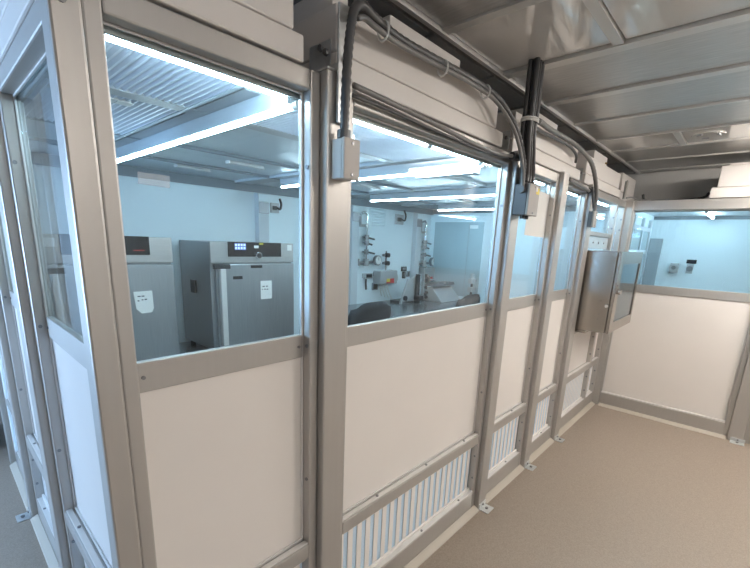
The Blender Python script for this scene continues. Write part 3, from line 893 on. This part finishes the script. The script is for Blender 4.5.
def gauge_set(dx, dz, label, mirror=False):
    """regulator line: inlet plate, U bend, riser with valves, manifold and round gauge"""
    base = Vector((3.62 + dx, BY - .05, 1.30 + dz))
    t = thing('gas_regulator', label, 'regulator', base, 'gas regulators on the rear wall')
    X = lambda a, b, c=-.05: (3.62 + dx + a, BY + c, 1.30 + dz + b)
    MB().tube(spline([X(-.10, .52), X(-.08, .56), X(-.02, .585), X(.03, .56), X(.03, .50), X(.03, .40)], 6), .014, 8).build('inlet_pipe', M['chrome'], t, smooth=True)
    MB().cyl(X(-.10, .54), X(-.10, .44), .022, 10).build('inlet_valve', M['screw'], t)
    MB().cyl(X(.03, .46), X(.03, .03), .011, 8).build('riser', M['chrome'], t)
    for zz, l in ((.30, .11), (.235, .07), (.13, .12)):
        v_ = MB().cyl(X(.03, zz - .03), X(.03, zz + .03), .028, 10)
        v_ = v_.build('valve_body', M['screw'], t)
        MB().cyl(X(.03, zz), X(.03 + l, zz - .02, -.075), .011, 8).build('valve_handle', M['black'], v_)
        MB().cyl(X(.03, zz, -.05), X(-.05, zz + .004, -.06), .013, 8).build('side_outlet', M['chrome'], v_)
    MB().cyl(X(-.10, 0), X(.14, 0.01), .017, 10).build('manifold', M['screw'], t)
    MB().cyl(X(-.11, -.03), X(-.11, .05), .022, 10).build('end_valve', M['screw'], t)
    MB().cyl(X(.03, -.035), X(.03, .05), .034, 12).build('pressure_body', M['instr'], t)
    g = MB().cyl(X(.20, .03, -.06), X(.20, .03, -.10), .062, 22).build('gauge_case', M['screw'], t, .003)
    MB().cyl(X(.20, .03, -.1005), X(.20, .03, -.103), .050, 22).build('gauge_dial', M['paper'], g)
    MB().box(3.62 + dx + .197, 3.62 + dx + .203, BY - .106, BY - .104, 1.33 + dz, 1.372 + dz).build('gauge_needle', M['black'], g)
    MB().cyl(X(.14, .01), X(.20, .03, -.06), .012, 8).build('gauge_stem', M['chrome'], t)
    MB().box(*[v for p in zip(X(-.06, .42, -.012), X(.08, .45, -.0008)) for v in p]).build('wall_clip', M['instr'], t)
    for a, b in ((.0, .05), (.06, .42)):
        MB().cyl(X(.03, .08 if a == 0 else .43, -.001), X(.03, .08 if a == 0 else .43, -.05), .012, 8).build('stand_off', M['chrome'], t)
    return t


gauge_set(0, .09, 'chrome gas regulator line with round gauge, left one, right of the middle wall column')
gauge_set(1.20, .06, 'chrome gas regulator line with round gauge, far one, near the corner of the booth')


def hose_box(x0, x1, z0, z1, label, tails=True, ph=.24):
    t = thing('control_box', label, 'control box', ((x0 + x1) / 2, BY - .06, z0), 'grey control boxes under the regulators')
    MB().box(x0, x1, BY - .13, BY - .0006, z0, z1).build('case', M['instr'], t, .01)
    s_ = MB().box(x0 + (x1 - x0) * .35, x0 + (x1 - x0) * .80, BY - .1325, BY - .1305, z0 + .012, z0 + .07).build('red_label', M['red'], t)
    MB().box(x0 + (x1 - x0) * .35, x0 + (x1 - x0) * .55, BY - .1335, BY - .1326, z0 + .03, z0 + .07).build('yellow_label', M['yellow'], s_)
    cx = (x0 + x1) / 2
    MB().cyl((cx, BY - .06, z1), (cx, BY - .06, z1 + ph), .012, 10).build('pipe', M['chrome'], t)
    for zz in ((.09, .19) if tails else ()):
        v_ = MB().cyl((cx - .055, BY - .06, z1 + zz), (cx + .055, BY - .06, z1 + zz), .017, 10).build('valve', M['screw'], t)
        MB().cyl((cx, BY - .06, z1 + zz), (cx, BY - .11, z1 + zz), .028, 12).build('valve_knob', M['black'], v_)
    MB().tube(spline([(x1 - .02, BY - .08, z1 - .03), (x1 + .03, BY - .09, z1 - .06), (x1 + .035, BY - .09, z0 + .04), (x1 - .03, BY - .08, z0)], 6), .012, 8).build('side_hose', M['instr'], t, smooth=True)
    if tails:
        for k in range(4):
            a = x0 + .04 + k * .05
            MB().tube(spline([(a, BY - .07, z0), (a + .01, BY - .09, z0 - .07), (a + .05 + .02 * k, BY - .08, z0 - .15 - .02 * k)], 6), .006, 6).build('wire', M['slat'], t, smooth=True)
    return t


a = W(380.8, 271, BY - .13); b = W(397.0, 285, BY - .13)
hose_box(a.x, b.x, b.z + .02, a.z, 'grey control box with red and yellow label between the regulators')
a = W(424.5, 268, BY - .13); b = W(436.5, 281, BY - .13)
hose_box(a.x, min(b.x, 5.03), b.z, a.z, 'grey control box with red label in the far corner', False, .03)

t = thing('digital_meter', 'small grey wall meter with black display below the left regulator', 'meter', W(368, 278, BY))
o = rearbox('case', 364, 273.4, 372.7, 278.6, .04, 'instr', t)
rearbox('display', 366.5, 274.3, 372, 277.5, .0425, 'panel_black', t, 0)
a = W(366, 279, BY - .03)
MB().tube(spline([a, a + Vector((0, 0, -.06)), a + Vector((.01, 0, -.13))], 5), .012, 8).build('probe', M['black'], t)
for (u0, v0, u1, v1, m_, lb) in ((374, 272, 377.2, 276.2, 'screw', 'dark wall socket, upper of the pair right of the small meter'), (374, 276.8, 377.2, 281, 'screw', 'dark wall socket, lower of the pair right of the small meter'),
                                 (372.7, 282.7, 378, 290, 'inband', 'square grey switch plate below the pair of sockets'), (402, 266.7, 406.8, 271.2, 'panel_black', 'black plug block above the long black socket strip'),
                                 (403, 271.6, 405.6, 278.4, 'panel_black', 'long black socket strip left of the far wall column'), (407.3, 271, 410.2, 276.8, 'inband', 'small grey switch plate beside the black socket strip')):
    o = rearbox('wall_socket', u0, v0, u1, v1, .02, m_)
    tag(o, lb, 'socket', 'sockets on the rear wall')
    o2 = rearbox('socket_insert', u0 + .8, v0 + .9, u1 - .8, v1 - .9, .0225, 'black' if m_ != 'panel_black' else 'screw', o, 0)
for (u, v, lb) in ((271.2, 203, 'grey wall outlet with a hook and cable above the right oven'), (395.8, 214.5, 'grey wall outlet with a hook and cable high on the wall by the striped slats')):
    t = thing('wall_outlet', lb, 'outlet', W(u, v + 10, BY), 'hooked wall outlets')
    rearbox('plate', u, v, u + 8, v + 10, .02, 'ribbar', t)
    rearbox('socket', u + 2, v + 3, u + 6, v + 7, .03, 'black', t)
    a = W(u + 6, v + 5, BY - .04); b = W(u + 9, v + 6, BY - .05); c = W(u + 10, v + 1, BY - .05); d = W(u + 8.5, v - 4, BY - .03)
    MB().tube(spline([a, b, c, d], 6), .011, 8).build('hook_cable', M['black'], t, smooth=True)
t = thing('reflection_slats', 'white slats standing in for a striped reflection, high above the left regulator', 'reflection', W(376, 226, BY))  # a striped reflection in the glass, built as slats on the wall
a = W(368.5, 204.5, BY); b = W(384.3, 227, BY)
mb = MB().box(a.x, b.x, BY - .004, BY - .0006, b.z, min(a.z, 2.04))
n = 8
for i in range(n):
    zz = b.z + (a.z - b.z) * (i + .2) / n
    mb.prism([(a.x, BY - .004, zz), (a.x, BY - .02, zz + .003), (a.x, BY - .004, zz + .02)], (b.x - a.x, 0, 0))
mb.build('slats', M['inwall'], t)

# glazed door in the end wall
dn = struct('door_1', MB().box(EX - .02, EX - .0005, 2.50, 3.50, 0.0, 2.03), M['inwall'])
MB().box(EX - .026, EX - .0205, 2.66, 3.42, .95, 1.945).build('door_glass', M['pane_blue'], dn)
MB().box(EX - .030, EX - .0265, 2.74, 2.86, 1.86, 1.905).build('door_sign', M['paper'], dn)
MB().box(EX - .03, EX - .0265, 2.865, 2.875, .96, 1.94).build('door_seam', M['door_grey'], dn)

# ------------------------------------------------------------------ instruments on the bench
BT = .905
DXI = -.09
t = thing('lab_instrument', 'upright test stand with sloped grey side plate and dark columns on the bench', 'instrument', (4.2, 3.15, BT))
MB().prism([(4.02 + DXI, 3.10, BT), (4.30 + DXI, 3.10, BT), (4.30 + DXI, 3.10, BT + .34), (4.20 + DXI, 3.10, BT + .30), (4.16 + DXI, 3.10, BT + .30)], (0, .03, 0)).build('side_plate', M['instr'], t, .003)
MB().box(4.05 + DXI, 4.42 + DXI, 3.10, 3.30, BT + .0, BT + .03).build('base_plate', M['black'], t, .004)
for x in (4.30 + DXI, 4.36 + DXI):
    MB().box(x - .02, x + .02, 3.06, 3.09, BT + .05, BT + .36).build('column', M['black'] if x < 4.33 + DXI else M['chrome'], t, .003)
MB().box(4.405 + DXI, 4.43 + DXI, 3.05, 3.10, BT + .05, BT + .40).build('back_rail', M['instr'], t, .003)
for zz in (.10, .19, .27, .34):
    MB().cyl((4.43 + DXI, 3.08, BT + zz), (4.46 + DXI, 3.03, BT + zz), .022, 10).build('knob', M['black'], t)
MB().cyl((4.09 + DXI, 3.10, BT + .07), (4.09 + DXI, 3.075, BT + .07), .03, 14).build('dial', M['black'], t)
MB().box(4.28 + DXI, 4.38 + DXI, 3.02, 3.10, BT + .03, BT + .09).build('clamp', M['black'], t, .004)

t = thing('lab_instrument', 'low wedge shaped instrument with sloped end and dark top rail on the bench', 'instrument', (4.6, 3.0, BT))
MB().prism([(4.48, 2.86, BT + .002), (4.48, 3.20, BT + .002), (4.48, 3.18, BT + .17), (4.48, 3.02, BT + .17)], (.47, 0, 0)).build('body', M['instr'], t, .006)
MB().box(4.43, 4.95, 2.98, 3.12, BT + .203, BT + .225).build('top_rail', M['screw'], t, .003)
for x in (4.5, 4.62, 4.74, 4.86):
    MB().box(x - .04, x + .04, 2.96, 3.10, BT + .225, BT + .245).build('clamp', M['screw'], t, .003)
for zz in (.06, .12):
    MB().cyl((4.40, 3.05, BT + zz), (4.38, 3.05, BT + zz), .02, 10).build('knob', M['black'], t)
MB().cyl((4.44, 3.11, BT + .29), (4.48, 3.11, BT + .29), .05, 16).build('handwheel', M['black'], t, .003)
MB().cyl((4.48, 3.11, BT + .29), (4.62, 3.08, BT + .26), .010, 8).build('spindle', M['chrome'], t)
MB().cyl((4.46, 3.11, BT + .225), (4.46, 3.11, BT + .26), .012, 8).build('wheel_stand', M['instr'], t)

t = thing('clamp_stand', 'slim black stand with two stacked grey clamp blocks at the right end of the bench', 'stand', (4.87, 2.66, BT))
px, py = 4.885, 2.68
MB().cyl((px, py, BT), (px, py, BT + .012), .055, 20).build('base', M['black'], t)
MB().cyl((px, py, BT + .012), (px, py, BT + .36), .016, 12).build('rod', M['black'], t)
for zz in (.14, .25):
    c_ = MB().box(px - .055, px + .045, py - .03, py + .03, BT + zz, BT + zz + .065).build('clamp_block', M['instr'], t, .006)
    MB().cyl((px + .045, py, BT + zz + .03), (px + .08, py, BT + zz + .035), .020, 10).build('thumb_screw', M['screw'], c_)
MB().cyl((px, py, BT + .315), (px, py, BT + .38), .028, 12).build('rod_cap', M['instr'], t)

# ------------------------------------------------------------------ room behind the far wall
struct('wall_side', MB().box(4.90, 6.85, 1.10, 1.14, 0, 2.12), M['inwall'])
struct('wall_far', MB().box(6.80, 6.85, -2.0, 1.10, 0, 2.12), M['inwall'])
struct('wall_side_right', MB().box(4.90, 6.85, -2.05, -2.0, 0, 2.12), M['inwall'])
struct('ceiling_far', MB().box(4.885, 6.85, -2.0, 1.14, 2.115, 2.128), M['inceil'])
struct('trim_60', MB().box(6.78, 6.80, -2.0, 1.10, 2.075, 2.115), M['inband'])
d2 = struct('door_2', MB().box(6.77, 6.7995, .95, 1.095, 0, 1.83), M['door_grey'])
MB().cyl((6.77, .98, 1.0), (6.72, .98, 1.0), .012, 10).build('door_handle', M['chrome'], d2)
w3 = struct('window_3', MB().box(5.05, 6.55, 1.085, 1.0995, .9, 1.9), M['pane_blue'])
mb = MB()
for x in (5.0, 5.5, 6.05, 6.5): mb.box(x, x + .05, 1.07, 1.0995, .0, 2.05)
for z_ in (.86, 1.62, 1.9): mb.box(5.05, 6.5, 1.072, 1.0845, z_, z_ + .05)
mb.build('window_frame', M['incol'], w3)
t = thing('led_tube', 'short LED tube at the ceiling of the room behind the far wall', 'lamp', (6.2, .5, 2.07), GT)
MB().cyl((5.75, .47, 2.082), (6.60, .47, 2.082), .014, 12).build('tube', M['tube'], t)
for x in (5.73, 6.60): MB().cyl((x, .47, 2.082), (x + .02, .47, 2.082), .016, 12).build('end_cap', M['alu_light'], t)
for x in (6.05, 6.45): MB().cyl((x, .47, 2.095), (x, .47, 2.1155), .006, 8).build('clip', M['alu_light'], t)


for (yy, lb) in ((-1.5, 'unseen LED tube added at the ceiling of the far room, rightmost'),):  # tube out of view, added to brighten the far room
    t = thing('led_tube', lb, 'lamp', (5.9, yy, 2.07), GT)
    MB().cyl((5.3, yy, 2.082), (6.55, yy, 2.082), .014, 12).build('tube', M['tube'], t)
    for x in (5.28, 6.55): MB().cyl((x, yy, 2.082), (x + .02, yy, 2.082), .016, 12).build('end_cap', M['alu_light'], t)
    for x in (5.5, 6.4): MB().cyl((x, yy, 2.095), (x, yy, 2.1155), .006, 8).build('clip', M['alu_light'], t)


def farbox(name, u0, v0, u1, v1, th, m_, parent=None, bev=.003):
    a = at(u0, v0, 0, 6.8 - th); b = at(u1, v1, 0, 6.8 - th); c = at(u1, v0, 0, 6.8 - th); d = at(u0, v1, 0, 6.8 - th)
    return MB().box(6.8 - th, 6.7995, (a.y + d.y) / 2, (b.y + c.y) / 2, (b.z + d.z) / 2, (a.z + c.z) / 2).build(name, M[m_], parent, bev)


t = thing('thermostat', 'grey square wall thermostat with a round dial, left on the wall behind the far glass', 'thermostat', at(673, 273, 0, 6.8))
farbox('case', 669.3, 263, 678, 273.3, .08, 'instr', t, .006)
a = at(673.7, 267.6, 0, 6.72)
g = MB().cyl(a, a + Vector((-.015, 0, 0)), .055, 20).build('dial', M['ribbar'], t, .003)
MB().cyl(a + Vector((-.015, 0, 0)), a + Vector((-.02, 0, 0)), .025, 16).build('dial_knob', M['screw'], g)
o = farbox('wall_sign', 686.5, 259.7, 696.6, 263.7, .015, 'panel_black')
tag(o, 'small black sign above the grey plate behind the far glass', 'sign')
t = thing('wall_socket', 'grey socket plate below the black sign behind the far glass', 'socket', at(689, 274, 0, 6.8))
farbox('plate', 686, 264.2, 693, 273.6, .02, 'ribbar', t)
a = at(689.6, 268.8, 0, 6.78)
MB().cyl(a, a + Vector((-.012, 0, 0)), .035, 16).build('socket_ring', M['screw'], t)

# loose black cable on top of the far partition
o = MB().tube(spline([(4.93, .93, 2.20), (4.95, .90, 2.145), (5.0, .75, 2.142), (4.98, .6, 2.142), (5.02, .46, 2.16), (5.0, .42, 2.20)], 8), .012, 8).build('loose_cable', M['black'], smooth=True)
tag(o, 'loose black cable lying on top of the far partition left of its housing', 'cable')
o = MB().tube(spline([(4.60, 1.0, 2.137), (4.7, .975, 2.15), (4.86, .95, 2.145), (4.9, .85, 2.137)], 8), .008, 8).build('loose_cable', M['conduit_light'], smooth=True)
tag(o, 'thin grey cable crossing the top of the far corner post', 'cable')

# dark cart at the rear left
t = thing('equipment_cart', 'dark equipment cart standing at the far left beside the booth side', 'cart', (-.15, 4.2, 0))
MB().box(-.5, .19, 3.95, 4.5, .10, .62).build('cabinet', M['cart'], t, .01)
MB().box(-.48, .17, 3.93, 3.949, .13, .34).build('door', M['jbox_dark'], t, .006)
MB().box(-.5, .19, 3.90, 4.5, .085, .10).build('bumper', M['alu_light'], t, .004)
MB().box(-.5, .19, 3.94, 4.5, .62, .64).build('cart_top', M['jbox_dark'], t, .005)
for x in (-.43, .12):
    for y in (4.0, 4.43):
        MB().cyl((x - .015, y, .04), (x + .015, y, .04), .04, 14).build('caster', M['black'], t)
        MB().box(x - .012, x + .012, y - .012, y + .012, .078, .086).build('caster_fork', M['screw'], t)

# ------------------------------------------------------------------ world and view
w = bpy.data.worlds.new('world')
S.world = w
w.use_nodes = True
w.node_tree.nodes['Background'].inputs[0].default_value = (.6, .7, .8, 1)
w.node_tree.nodes['Background'].inputs[1].default_value = 0.05
S.view_settings.view_transform = 'Standard'
S.view_settings.look = 'None'
S.view_settings.exposure = 0.66
S.view_settings.gamma = 1.0
S.view_settings.use_curve_mapping = False
S.cycles.transparent_max_bounces = 24
S.cycles.max_bounces = 10
S.cycles.diffuse_bounces = 5
S.cycles.glossy_bounces = 5
S.cycles.caustics_reflective = False
S.cycles.caustics_refractive = False
